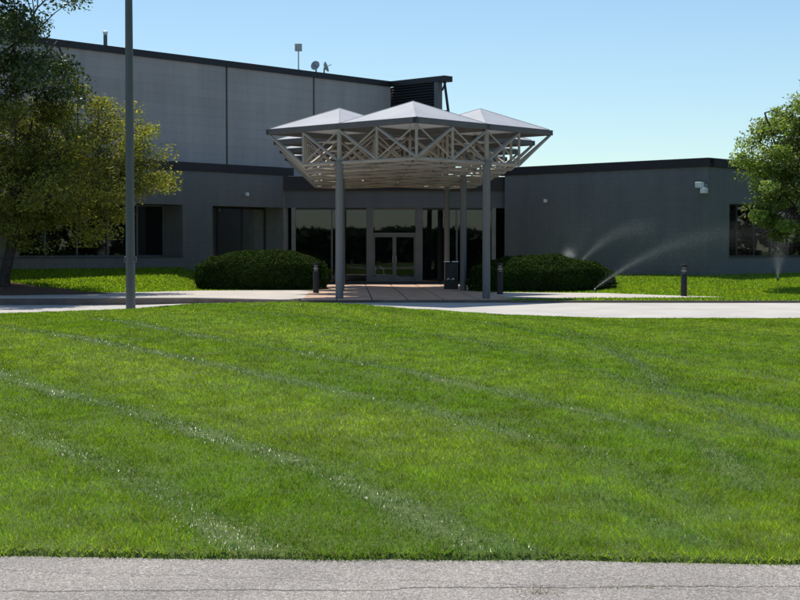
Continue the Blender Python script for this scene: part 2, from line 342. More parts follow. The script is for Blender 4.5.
# building lines used by the lawns
A = np.array((-4.83,63.1)); B = np.array((4.35,63.1)); LW = 34.0; RW = 10.3
Cc = B + RW*np.array(E_L2)
wall_y_left = lambda x: 63.1 + (x+4.83)*(E_R[1]/E_R[0])
wall_y_right = lambda x: np.where(x < Cc[0], 63.1-(x-4.35)*(.682/.731), Cc[1]+(x-Cc[0])*(.731/.682))
def zback(x, y):
    l = .78*sm(-7.0,-9.0,x); yl = np.minimum(wall_y_left(x), 63); ys_ = np.maximum(walkfar(x), 45)
    zl = l*np.clip((y-ys_)/np.maximum(yl-ys_, .5), 0, 1)**.9
    r_ = .5*sm(5.5,8.5,x); yr = wall_y_right(x); zr = r_*np.clip((y-48)/np.maximum(yr-48,.5),0,1)
    return np.where(x < 0, zl, zr) + .03*(fbm(x*.5+9,y*.5,2)-.5)*np.clip(np.abs(x)-3,0,1)
walkfar = interp([-60,-25,-13.3,-9,-7.3,-2.9,0], [44.6,46.6,48.3,50.4,52.4,53,53])
band('lawn_by_entrance', np.linspace(-29,-2.9,110), lambda x: ffar(x)+.1, lambda x: np.minimum(wall_y_left(x)+.12, 63.05), 60, lambda x,y: zback(x,y)-.006, M['soil'])
band('lawn_by_wing', np.linspace(2.9,24,90), lambda x: ffar(x)+.1, lambda x: np.minimum(wall_y_right(x)+.12,69), 60, lambda x,y: zback(x,y)-.006, M['soil'])
def flat(name, poly, z, mat, th=.05):
    o = MB().prism(poly, z-th, z).build(name, mat); return tag(o, kind='structure')
WALK_L = [(-2.95,42.98+.15),(-2.95,53.0),(-7.3,52.4),(-9,50.4),(-13.3,48.3),(-25,46.6),(-60,44.95),(-60,44.58),(-6.3,44.58),(-3.6,43.03)]
WALK_R = [(2.95,44.0),(8.6,44.5),(10.2,45.1),(9.9,45.9),(8.8,46.9),(6.9,49.7),(2.95,50.5)]
tag(flat('walkway', WALK_L, .035, M['walk']), kind='structure'); tag(flat('walkway', WALK_R, .03, M['walk']), kind='structure')

# plaza of brown paving slabs under the canopy
VA = Vector((-.0349,.9994,0)); UA = Vector((.9994,.0349,0)); O = Vector((.39,43.4,0))
def CF(u, v, z=0): return O + UA*u + VA*v + Vector((0,0,z))
pb = MB(); pb.quadbox([CF(u,v,z) for z in (-.10,-.012+.03) for u,v in ((-3.35,-.55),(3.0,-.55),(3.0,19.55),(-3.35,19.55))])
plaza = tag(pb.build('plaza', M['mortar']), kind='structure')
pm = MB(); pw = 1.13; pl = 1.46; pm.box(.022,pw-.022,.02,pl-.02,-.03,.022)
pme = None
for i in range(5 if False else 6):
    for j in range(13):
        u0 = -3.33 + i*pw*.93; v0 = -.5 + j*pl
        if v0 + pl > 19.5: continue
        if pme is None:
            o = pm.build('paving_slab', M['paver'], plaza, bevel=.006); pme = o.data
        else:
            o = bpy.data.objects.new('paving_slab', pme); col.objects.link(o); o.parent = plaza
            mod = o.modifiers.new('bevel','BEVEL'); mod.width = .006; mod.segments = 1
        p = CF(u0, v0, .02+random.uniform(-.002,.004)); o.location = p; o.rotation_euler = (0,0,math.atan2(UA.y,UA.x)); o.scale = (.93,1,1)

# ------------------------------------------------------------------ low office building
def Frame(o, d, n):
    return lambda s, nn, z: (o[0]+d[0]*s+n[0]*nn, o[1]+d[1]*s+n[1]*nn, z)
FL = Frame(A, (-E_R[0],-E_R[1]), (E_R[1],-E_R[0]))          # s runs left and towards the camera
FLr = lambda s, n, z: FL(s, n, z)
FE = Frame((-.24,63.1), (UA.x,UA.y), (-VA.x,-VA.y))          # entry front, s=0 at its middle
FR = Frame(B, E_L2, (-.682,-.731))
FC = Frame(Cc, (.682,.731), (.731,-.682))
TOP = 5.06; BAND = .34; HEAD = 3.33
bld = thing('office_building', (0,64,0), 'low grey block building with dark parapet and glazed entrance at its inner corner', 'building')
def part(name, mat, parent=bld, bevel=0):
    def deco(mb): return mb.build(name, mat, parent, bevel=bevel)
    return deco
def wall(F, mat, *boxes):
    mb = MB()
    for b in boxes: mb.fbox(F, *b)
    return mb.build('wall', mat, bld)
TH = .3
# left wing: piers, spandrels
SL = LW
wall(FL, M['wall_l'], (.30,SL,HEAD,TOP-BAND+.05,-TH,0))
wall(FL, M['wall_l'], (4.3,5.87,-.3,HEAD,-1.3,0))
wall(FL, M['wall_l'], (5.87,13.5,-.3,1.23,-TH,0)); wall(FL, M['wall_l'], (13.5,14.9,-.3,HEAD,-1.3,0)); wall(FL, M['wall_l'], (14.9,SL,-.3,1.23,-TH,0))
MB().fbox(FL,-.25,SL+.06,TOP-BAND,TOP,-TH-.06,.06).build('parapet_band', M['coping'], bld)
MB().fbox(FL,.02,.30,-.2,TOP-BAND,-1.3,-.02).build('jamb', M['jamb'], bld)
def window(F, s0, s1, z0, z1, n, cuts, gm, fm, sill=True, fw=.06, name='window'):
    root = MB(); f = fw
    o = root.fbox(F,s0,s1,z0,z0+f,n-.08,n+.02).build(name, fm, bld); MB().fbox(F,s0,s1,z1-f,z1,n-.08,n+.02).build('head_frame', fm, o)
    cuts = [s0]+list(cuts)+[s1]
    for c in cuts:
        cc = min(max(c, s0+f/2), s1-f/2); MB().fbox(F,cc-f/2,cc+f/2,z0+f,z1-f,n-.075,n+.03).build('mullion', fm, o)
    for a, b in zip(cuts[:-1], cuts[1:]):
        MB().fbox(F,a+f/2-.005,b-f/2+.005,z0+f-.005,z1-f+.005,n-.035,n-.025).build('pane', gm, o)
    return o
M['mullL'] = simple('window_mullion_grey', (.16,.17,.18), .5)
window(FL, 5.87, 13.5, 1.23, HEAD, -1.2, (7.25,8.7,10.15,11.6,12.9), M['glassd'], M['mullL'])
window(FL, 14.9, 22, 1.23, HEAD, -1.2, (16.3,17.7,19.1,20.5), M['glassd'], M['mullL'])
window(FL, .30, 4.3, .02, HEAD, -1.2, (1.65,3.0), M['glassd'], M['frame'], fw=.07)
MB().fbox(FL,5.87,SL,1.20,1.232,-1.3,.03).build('sill', M['joint'], bld)
# entry front
wall(FE, M['wall_e'], (-4.75,4.85,HEAD,4.08,-.3,0))
MB().fbox(FE,-4.8,4.9,4.08,4.68,-.4,.10).build('parapet_band', M['coping'], bld)
for x in (-4.38,4.33):
    MB().fbox(FE,x-.09,x+.09,.0,HEAD,-.25,.02).build('jamb', M['jamb'], bld)
for x in (-1.07,1.07):
    MB().fbox(FE,x-.15,x+.15,.0,HEAD,-.25,.03).build('post', M['mull'], bld)
MB().fbox(FE,-4.3,4.3,.0,.13,-.2,.04).build('threshold', M['frame'], bld)
def glazing(a, b, mid):
    o = MB().fbox(FE,a,b,HEAD-.08,HEAD-.002,-.18,-.05).build('window', M['frame'], bld)
    MB().fbox(FE,mid-.035,mid+.035,.13,HEAD-.08,-.18,-.03).build('mullion', M['mull'], o)
    for p, q in ((a,mid-.035),(mid+.035,b)):
        MB().fbox(FE,p,q,.13,HEAD-.08,-.125,-.115).build('pane', M['glass'], o)
glazing(-4.29,-1.22,-2.72); glazing(1.22,4.24,2.72)
DH = 2.16
tr = MB().fbox(FE,-.92,.92,DH,DH+.09,-.18,-.03).build('transom', M['mull'], bld)
MB().fbox(FE,-.92,.92,HEAD-.08,HEAD-.002,-.18,-.05).build('head_frame', M['mull'], tr)
MB().fbox(FE,-.92,.92,DH+.09,HEAD-.08,-.125,-.115).build('pane', M['glass'], tr)
for sgn in (-1,1):
    a, b = (-.92,-.004) if sgn < 0 else (.004,.92)
    d = MB().fbox(FE,a,a+.075,.13,DH,-.15,-.06).fbox(FE,b-.075,b,.13,DH,-.15,-.06).fbox(FE,a+.075,b-.075,.13,.33,-.148,-.062).fbox(FE,a+.075,b-.075,DH-.1,DH,-.148,-.062).build('door', M['mull'], bld)
    MB().fbox(FE,a+.075,b-.075,.33,DH-.1,-.11,-.10).build('pane', M['glass'], d)
    x = -.06*-sgn; h = MB(); xx = .075*sgn
    h.tube(FE(xx,.02,.95), FE(xx,.02,1.25), .016).tube(FE(xx,-.06,.98), FE(xx,.02,.98), .012).tube(FE(xx,-.06,1.22), FE(xx,.02,1.22), .012)
    h.build('handle', M['grey'], d)
# right wing
wall(FR, M['wall_r'], (.25,RW,-.3,TOP-BAND+.05,-TH,0))
MB().fbox(FR,-.15,RW+.06,TOP-BAND,TOP,-TH-.06,.06).build('parapet_band', M['coping'], bld)
wall(FC, M['wall_l'], (TH,1.63,-.3,HEAD,-TH,0)); wall(FC, M['wall_l'], (TH,16,HEAD,TOP-BAND+.05,-TH,0)); wall(FC, M['wall_l'], (1.63,16,-.3,1.23,-TH,0)); wall(FC, M['wall_l'], (12.5,16,1.23,HEAD,-TH,0))
MB().fbox(FC,.062,16.06,TOP-BAND,TOP,-TH-.06,.06).build('parapet_band', M['coping'], bld)
window(FC, 1.63, 12.5, 1.23, HEAD, -.2, (2.5,3.9,5.3,6.7,8.1,9.5,11), M['glass'], M['frame'])
MB().fbox(FC,1.63,12.5,1.20,1.234,-.3,.04).build('sill', M['joint'], bld)
# roof, floor and dark rooms
lo = FL(SL,-.33,0); ro = FC(15.9,-.33,0); e0 = FL(.1,-.36,0); e1 = FR(.1,-.36,0); c0 = FR(RW-.36,-.36,0)
poly = [lo[:2], e0[:2], (-4.6,63.45), (4.2,63.45), e1[:2], c0[:2], ro[:2], (ro[0]+4,ro[1]+25), (lo[0]-14,ro[1]+25), (lo[0]-14,lo[1]+15)]
MB().prism(poly, HEAD+.02, 4.62).build('roof', M['roofing'], bld)
MB().prism(poly, -.3, .02).build('floor', M['floor_in'], bld)
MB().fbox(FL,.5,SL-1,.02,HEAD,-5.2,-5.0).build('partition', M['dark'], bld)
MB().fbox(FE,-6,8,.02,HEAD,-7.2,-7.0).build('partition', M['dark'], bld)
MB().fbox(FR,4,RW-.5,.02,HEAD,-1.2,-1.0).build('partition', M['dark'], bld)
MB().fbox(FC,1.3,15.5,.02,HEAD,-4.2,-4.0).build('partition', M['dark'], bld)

# ------------------------------------------------------------------ tall block behind
T0 = A - 5*np.array((E_R[1],-E_R[0])); FT = Frame(T0, E_R, (E_R[1],-E_R[0])); TH2 = 10.2
tall = thing('warehouse_building', (-15,68,0), 'tall grey windowless block of precast panels with dark roof edge', 'building')
K1 = 11.96; K0 = .8-5.58*7
MB().fbox(FT,K0,K1,0,TH2-.3,-.6,-.09).build('wall', M['joint'], tall)
for k in range(9):
    a = K0 + 5.58*k
    MB().fbox(FT,a+.06,a+5.58-.06,3.6,TH2-.26,-.088,0).build('wall_panel', M['panel'], tall, bevel=.01)
MB().fbox(FT,K0,K1-.01,TH2-.28,TH2,-.75,.09).build('parapet_band', M['coping'], tall)
pk = FT(K1,0,0); FS = Frame(pk[:2], E_L2, (-.682,-.731))
FSn = Frame(pk[:2], E_L2, (-.682,-.731))
mb = MB()
for i in range(34):
    z = 5.2 + i*.14
    mb.quadbox([FSn(.05,.10,z),FSn(3.05,.10,z),FSn(3.05,-.02,z+.06),FSn(.05,-.02,z+.06),FSn(.05,.10,z+.03),FSn(3.05,.10,z+.03),FSn(3.05,-.02,z+.09),FSn(.05,-.02,z+.09)])
tag(mb.build('louver_slats', M['louver'], tall), kind='stuff')
MB().fbox(FSn,-.3,3.05,4.6,TH2-.3,-.2,-.06).build('louver_backing', M['black'], tall)
MB().fbox(FSn,3.05,3.30,4.6,TH2-.28,-.22,.12).build('corner_post', M['mull'], tall)
MB().fbox(FSn,.10,3.78,TH2-.28,TH2,-.45,.16).build('parapet_band', M['coping'], tall)
MB().tube(FSn(3.55,-.1,TH2-.28),FSn(3.95,-.1,TH2-2.6),.07).tube(FSn(3.4,-.1,TH2-.7),FSn(3.62,-.1,TH2-.32),.05).tube(FSn(3.30,-.1,TH2-1.75),FSn(3.80,-.1,TH2-1.75),.05).build('brace', M['coping'], tall)
rr = [FT(K0,-.3,0)[:2], FT(K1-.1,-.3,0)[:2], FT(K1-.1,-16,0)[:2], FT(K0,-16,0)[:2]]
MB().prism(rr, TH2-.6, TH2-.35).build('roof', M['roofing'], tall)

# ------------------------------------------------------------------ entrance canopy
d_ = 4.4; ZB = 4.10; ZT = 5.12; ZA = 5.93
can = thing('entrance_canopy', (.39,43.4,0), 'steel space frame canopy on round columns with white pyramid roof', 'canopy')
def LN(i, j, z): return CF((i-j)*d_/4, (i+j)*d_/4 - d_/2, z)
cells = [(a,b) for a in range(5) for b in range(5) if abs(a-b) <= 1 and a+b <= 7]
segs = {}
for a, b in cells:
    i, j = 2*a, 2*b
    for e in (((i,j),(i+2,j)), ((i+2,j),(i+2,j+2)), ((i,j+2),(i+2,j+2)), ((i,j),(i,j+2))):
        segs[e] = segs.get(e, 0) + 1
SQ2 = math.sqrt(.5); m_ = d_*SQ2/2
def beam(name, p0, p1, w_, h_, mat, ext=0):
    p0 = Vector(p0); p1 = Vector(p1); dd = (p1-p0).normalized(); p0 = p0-dd*ext; p1 = p1+dd*ext
    s_ = dd.cross(Vector((0,0,1))).normalized()*w_/2; h = Vector((0,0,h_/2))
    return MB().quadbox([p0+s_-h,p1+s_-h,p1-s_-h,p0-s_-h,p0+s_+h,p1+s_+h,p1-s_+h,p0-s_+h][:]).build(name, mat, can)
for (p, q), n in segs.items():
    if n == 1:
        beam('fascia_beam', LN(*p,ZT+.06), LN(*q,ZT+.06), .14, .16, M['fascia'], .07)
    else: beam('valley_beam', LN(*p,ZT+.03), LN(*q,ZT+.03), .15, .20, M['fascia'], -.09)
ok = lambda i, j: abs(i-j) <= 3
inside = lambda i, j: any(2*a <= i <= 2*a+2 and 2*b <= j <= 2*b+2 for a, b in cells)
# bottom chords on the half-module grid
done = set()
for i in range(11):
    for j in range(11):
        for q in ((i+1,j),(i,j+1)):
            if inside(i,j) and inside(*q) and ok(i,j) and ok(*q) and any(2*a <= min(i,q[0]) and max(i,q[0]) <= 2*a+2 and 2*b <= min(j,q[1]) and max(j,q[1]) <= 2*b+2 for a,b in cells):
                on = (i == q[0] and i % 2 == 0) or (j == q[1] and j % 2 == 0)
                MB().tube(LN(i,j,ZB), LN(*q,ZB), .052 if on else .024, n=6).build('bottom_chord', M['steel'], can)
posts = set(); 
for (p, q), n in segs.items():
    mid = ((p[0]+q[0])//2, (p[1]+q[1])//2)
    for x, y in ((p, mid), (mid, q)):
        for nn in (x, y):
            if ok(*nn) and nn not in posts:
                posts.add(nn); MB().tube(LN(*nn,ZB), LN(*nn,ZT), .042, n=6).build('post', M['steel'], can)
        if ok(*x) and ok(*y):
            o1, o2 = (x, y) if (x[0]+x[1]) % 4 in (0,1) else (y, x)
            if y[1] == x[1]: o1, o2 = y, x          # rising away along one family, the other way on the other
            else: o1, o2 = y, x
            MB().tube(LN(*o1,ZT-.05), LN(*o2,ZB+.04), .05, n=6).build('web_diagonal', M['steel'], can)
            MB().tube(LN(*o2,ZT-.05), LN(*o1,ZB+.04), .026, n=6).build('web_brace', M['steel'], can)
        else:
            o1, o2 = (x, y) if not ok(*x) else (y, x)
            MB().tube(LN(*o1,ZT-.02), LN(*o2,ZB), .05, n=6).build('corner_strut', M['steel'], can)
for a, b in cells:
    c = LN(2*a+1, 2*b+1, ZA); zz = ZT+.158; cs = [LN(2*a,2*b,zz),LN(2*a+2,2*b,zz),LN(2*a+2,2*b+2,zz),LN(2*a,2*b+2,zz)]
    mb = MB(); low = Vector((0,0,-.02)); cen = LN(2*a+1,2*b+1,zz)
    cs = [cen + (x-cen)*.992 for x in cs]
    mb.v = [tuple(x) for x in cs] + [tuple(c)] + [tuple(x+low) for x in cs] + [tuple(c+low)]
    mb.f = [(0,1,4),(1,2,4),(2,3,4),(3,0,4),(6,5,9),(7,6,9),(8,7,9),(5,8,9),(0,5,6,1),(1,6,7,2),(2,7,8,3),(3,8,5,0)]
    rp = mb.build('roof_pyramid', M['roof'], can)
    rb = MB()
    for x in cs: rb.path([x+Vector((0,0,.002)), c+Vector((0,0,.002))], [.014,.014], 5)
    rb.build('roof_seam', M['roof'], rp)
for v in (0, 2*d_, 4*d_):
    for u in (-d_/2, d_/2):
        o = MB().lathe(CF(u,v,0), [(.19,.02),(.19,.035),(.118,.045),(.118,ZB-.10),(.15,ZB-.06),(.15,ZB+.05)], 24).build('column', M['column'], can, smooth=True)
        MB().tube(CF(u,v,ZB), CF(u,v,ZT), .07, n=12).build('column_head', M['steel'], o)

# ------------------------------------------------------------------ bollards, bin, pole, lights
def bollard(loc, label):
    t = thing('bollard', loc, label, 'bollard', 'bollards along the walk'); x, y, z = loc
    MB().lathe(loc, [(.10,-.05),(.10,.74),(.092,.75)], 20).build('shaft', M['bollard'], t, smooth=True)
    h = MB()
    MB().lathe((x,y,z), [(.062,.75),(.062,.95)], 16).build('lens', M['bol_lens'], t, smooth=True)
    for i in range(3): MB().lathe((x,y,z), [(.066,.785+i*.055),(.098,.775+i*.055),(.098,.785+i*.055),(.066,.80+i*.055)], 20).build('louvre', M['bol_lens'] if i == 1 else M['bollard'], t, smooth=True)
    MB().lathe((x,y,z), [(.10,.945),(.10,1.02),(.085,1.045),(.02,1.05)], 20).build('cap', M['bollard'], t, smooth=True)
    return t
b1 = bollard(at(316,49.4,.03), 'dark bollard light at the right end of the left hedge')
copy_thing(b1, at(500,48.2,.03), 'dark bollard light before the right hedge, beside a canopy column')
copy_thing(b1, at(684,46.3,.0), 'dark bollard light standing alone at the edge of the right lawn')
bp = at(451,54.3,.045); t = thing('litter_bin', bp, 'black square litter bin with pale lid edge under the canopy', 'bin'); x,y,z = bp
MB().box(x-.26,x+.26,y-.26,y+.26,z,z+.33).build('base', M['black'], t, bevel=.02)
MB().box(x-.22,x+.22,y-.22,y+.22,z+.331,z+.98).build('body', M['black'], t, bevel=.02)
MB().box(x-.27,x-.05,y-.27,y+.27,z+1.0,z+1.04).build('lid', M['white'], t, bevel=.01); MB().box(x+.03,x+.27,y-.27,y+.27,z+1.0,z+1.04).build('lid', M['white'], t, bevel=.01)
MB().box(x-.25,x+.25,y-.25,y+.25,z+.981,z+.999).build('rim', M['black'], t)
for dx in (-.11,.07): MB().path([(x+dx-.05,y-.29,z+.34),(x+dx,y-.30,z+.40),(x+dx+.05,y-.29,z+.35)],[.02,.025,.02],6).build('clasp', M['white'], t)
pp = at(130.5,35.3,-.2); t = thing('metal_pole', pp, 'tall grey metal pole rising from the lawn crest past the top of the picture', 'pole'); x,y,z = pp
MB().lathe(pp, [(.24,0),(.24,.05),(.118,.06),(.105,3),(.094,6.5),(.082,9.5),(.08,9.6),(.02,9.65)], 20).build('shaft', M['pole'], t, smooth=True)
for dx in (-.15,.15): MB().box(x+dx*.8-.03,x+dx*.8+.03,y-.04,y+.04,z+1.40,z+1.54).build('cleat', M['pole'], t, bevel=.02)
MB().lathe((x,y,z+2.55), [(.112,0),(.116,.01),(.116,.05),(.112,.06)], 20).build('band', M['pole'], t, smooth=True)
def wall_light(p, n, label, big):
    t = thing('wall_light', p, label, 'wall light', 'lights on the building walls'); p = Vector(p); n = Vector((n[0],n[1],0)); s = Vector((-n.y,n.x,0)); k = 1 if big else .5
    def bx(a,b,c0,c1,z0,z1): return MB().quadbox([p+s*a*k+n*c1*k+Vector((0,0,z0*k)),p+s*b*k+n*c1*k+Vector((0,0,z0*k)),p+s*b*k+n*c0*k+Vector((0,0,z0*k)),p+s*a*k+n*c0*k+Vector((0,0,z0*k)),p+s*a*k+n*c1*k+Vector((0,0,z1*k)),p+s*b*k+n*c1*k+Vector((0,0,z1*k)),p+s*b*k+n*c0*k+Vector((0,0,z1*k)),p+s*a*k+n*c0*k+Vector((0,0,z1*k))])
    bx(-.10,.10,-.02,.06,-.12,.12).build('back_plate', M['grey'], t, bevel=.01)
    if big:
        bx(-.24,.02,.08,.36,-.02,.20).build('lamp_head', M['white'], t, bevel=.02); bx(-.02,.20,.10,.34,-.24,-.03).build('lamp_head', M['white'], t, bevel=.02); bx(-.04,.04,.05,.12,-.15,.10).build('bracket', M['grey'], t)
    else: bx(-.14,.14,.06,.34,-.16,.14).build('lamp_head', M['white'], t, bevel=.02)
pz = lambda F,s,z: F(s,0,z)
wall_light(FR(RW-.12,0,3.92), (-.682,-.731), 'white twin floodlight on the corner of the right wing', True)
wall_light(FR(2.55,0,3.58), (-.682,-.731), 'small white wall lamp on the right wing near the canopy', False)
wall_light(FL(2.5,0,3.85), (E_R[1],-E_R[0]), 'small white wall lamp above the dark glazing left of the canopy', False)
# things on the tall roof
def roofp(px, n=-.25):
    k = (px-400)/FPX; o = np.array(FT(0,n,0)[:2]); s = (k*o[1]-o[0])/(E_R[0]-k*E_R[1]); return Vector((*(o+s*np.array(E_R)), TH2))
rp = roofp(299); t = thing('roof_lamp', rp, 'square floodlight on a thin mast on the tall roof', 'lamp'); x,y,z = rp
MB().lathe(rp, [(.1,-.4),(.1,.05),(.03,.06),(.03,.95)], 10).build('mast', M['grey'], t); MB().box(x-.17,x+.17,y-.12,y+.12,z+.95,z+1.3).build('lamp_head', M['grey'], t, bevel=.02)
def dish(px, w_, h, label, az):
    c = roofp(px); t = thing('satellite_dish', c, label, 'dish', 'dishes on the tall roof')
    MB().lathe(c, [(.06,-.4),(.04,.15),(.04,.3)], 10).build('mount', M['grey'], t)
    q = Vector((math.sin(az),-math.cos(az),.35)).normalized(); a = q.cross(Vector((0,0,1))).normalized(); b = a.cross(q); cc = c+Vector((0,0,.32)); mb = MB(); n = 20
    mb.v.append(tuple(cc)); 
    for rr_, dz in ((.5,.03),(1,.12)):
        for k in range(n): mb.v.append(tuple(cc + (a*math.cos(2*math.pi*k/n)*w_ + b*math.sin(2*math.pi*k/n)*h)*rr_ + q*dz))
    for k in range(n):
        mb.f.append((0,1+k,1+(k+1)%n)); mb.f.append((1+k,1+n+k,1+n+(k+1)%n,1+(k+1)%n))
    o = mb.build('reflector', M['grey'], t, smooth=True); sol = o.modifiers.new('thick','SOLIDIFY'); sol.thickness = .03
    MB().tube(cc+q*.02, cc+q*.4, .02, n=6).build('feed_arm', M['grey'], t)
dish(316.5,.23,.25,'round satellite dish facing out on the tall roof, nearer the mast',R(-20)); dish(324.5,.22,.28,'satellite dish turned sideways on the tall roof',R(75))
rp = roofp(107,-.4); t = thing('vent_pipe', rp, 'thin vent pipe on the tall roof beside the left tree', 'pipe')
MB().lathe(rp, [(.085,-.5),(.085,.52)], 14).build('pipe', M['pole'], t, smooth=True); MB().lathe(rp, [(.105,.55),(.105,.66),(.03,.72)], 14).build('cap', M['white'], t, smooth=True); MB().lathe(rp, [(.03,.51),(.03,.56)], 8).build('stem', M['pole'], t)
# white-framed lounge chair inside the lobby
lc = Vector(FE(-.35,-.55,.03)); t = thing('lounge_chair', lc, 'white lounge chair seen through the entrance doors', 'chair'); X = lambda a,b,c: lc + Vector((a,b,c))
for dy in (-.28,.28):
    MB().path([X(-.5,dy,.0),X(-.52,dy,.62),X(-.3,dy,.78),X(-.12,dy,.62),X(-.08,dy,.3),X(.3,dy,.34),X(.7,dy,.26),X(1.05,dy,.3)],[.035]*8,8).build('side_frame', M['white'], t, smooth=True)
    for xx in (-.42,.75): MB().tube(X(xx,dy,0),X(xx,dy,.3),.025).build('leg', M['white'], t)
MB().quadbox([X(-.45,-.27,.26),X(1.0,-.27,.22),X(1.0,.27,.22),X(-.45,.27,.26),X(-.45,-.27,.36),X(1.0,-.27,.30),X(1.0,.27,.30),X(-.45,.27,.36)]).build('seat', M['white'], t, bevel=.03)
MB().quadbox([X(-.55,-.26,.36),X(-.47,-.26,.36),X(-.47,.26,.36),X(-.55,.26,.36),X(-.52,-.26,.75),X(-.42,-.26,.75),X(-.42,.26,.75),X(-.52,.26,.75)]).build('backrest', M['white'], t, bevel=.03)

# ------------------------------------------------------------------ hedges
def leaf_cloud(P, N, size, C, aspect=.5, jitter=.8):
    """diamond leaves at P facing roughly N"""
    n = len(P); N = N + jitter*rng.normal(size=(n,3)); N /= np.linalg.norm(N,axis=1)[:,None]
    t = rng.normal(size=(n,3)); t -= (t*N).sum(1)[:,None]*N; t /= np.linalg.norm(t,axis=1)[:,None]; b = np.cross(N,t)
    s = (size if np.ndim(size) else np.full(n,size))[:,None]
    V = np.stack([P-t*s, P+b*s*aspect+N*s*.12, P+t*s, P-b*s*aspect+N*s*.12], 1).reshape(-1,3)
    q = np.arange(n)[:,None]*4; F_ = q+np.array([[0,1,2,3]])
    return V, F_, np.repeat(C,4,axis=0)
def hedge(c, rx, ry, h, label, seed):
    g = np.random.default_rng(seed); t = thing('hedge', c, label, 'hedge', 'clipped hedges beside the entrance'); n = 52000
    u = g.random(n)*2*math.pi; w_ = g.random(n)**.8
    half_ = g.random(n) < .5; xx_ = g.random(n)*2-1; uu_ = np.arccos(np.sign(xx_)*np.abs(xx_)**(1/.62))*np.where(g.random(n)<.5,1,-1); u = np.where(half_, uu_, u)   # even along the long sides
    # super-ellipse plan, domed top with rounded shoulder
    e = .62
    cx = np.sign(np.cos(u))*np.abs(np.cos(u))**e*rx; cy = np.sign(np.sin(u))*np.abs(np.sin(u))**.8*ry
    top = g.random(n) < .5
    rr_ = np.where(top, np.sqrt(g.random(n))*.97, 1.0)
    ed = .80 + .2*(1-(rr_)**2)
    zt = h*(.60 + .40*(1-rr_**2.6))
    z = np.where(top, zt, g.random(n)*h*.62)
    bulge = np.where(top, 1, 1 - .10*np.abs(z/h/.62-.55)**2*2)
    lump = 1 + .11*(fbm(u*4+seed, z*3, 3)-.5)*2
    P = np.stack([c[0]+cx*rr_*bulge*lump, c[1]+cy*rr_*bulge*lump, c[2]+.02+z*(1+.10*(fbm(cx*rr_*1.6+7,cy*rr_*1.6+seed,3)-.5)*2)],1) + g.normal(size=(n,3))*.022
    N = np.stack([cx*rr_/rx**2*.8, cy*rr_/ry**2*.8, np.where(top,.9,.15)],1); N /= np.linalg.norm(N,axis=1)[:,None]
    base = np.array([.028,.058,.013]); k = (.55+.9*g.random(n))*(.8+.5*fbm(P[:,0]*2.5,P[:,1]*2.5+P[:,2]*3,3)); C_ = base[None]*k[:,None]
    lit_top = (g.random(n) < .10) & top; C_[lit_top] = np.array([.11,.13,.03])  # some top leaves brightened, painting in the light on the hedge top
    V,F_,CC = leaf_cloud(P,N,.05*(.6+.7*g.random(n)),C_,.32,.9)
    link('foliage', np_mesh('foliage',V,F_,CC), M['yew'], t)
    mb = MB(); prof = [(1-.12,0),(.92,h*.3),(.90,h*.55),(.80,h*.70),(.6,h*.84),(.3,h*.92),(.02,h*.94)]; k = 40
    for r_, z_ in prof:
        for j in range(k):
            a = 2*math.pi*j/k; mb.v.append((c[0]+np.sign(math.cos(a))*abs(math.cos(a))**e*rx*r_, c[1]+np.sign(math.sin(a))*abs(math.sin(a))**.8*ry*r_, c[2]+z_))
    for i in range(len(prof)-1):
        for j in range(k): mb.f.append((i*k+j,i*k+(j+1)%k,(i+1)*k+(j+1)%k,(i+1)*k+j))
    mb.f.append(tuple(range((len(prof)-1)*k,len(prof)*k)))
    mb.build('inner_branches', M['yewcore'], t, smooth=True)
hedge(at(262,54.6,.0), 2.45, 1.5, 1.42, 'wide clipped evergreen hedge left of the canopy', 3)
hedge(at(540,52.3,.0), 2.55, 1.5, 1.24, 'wide clipped evergreen hedge right of the canopy, spray rising behind it', 5)

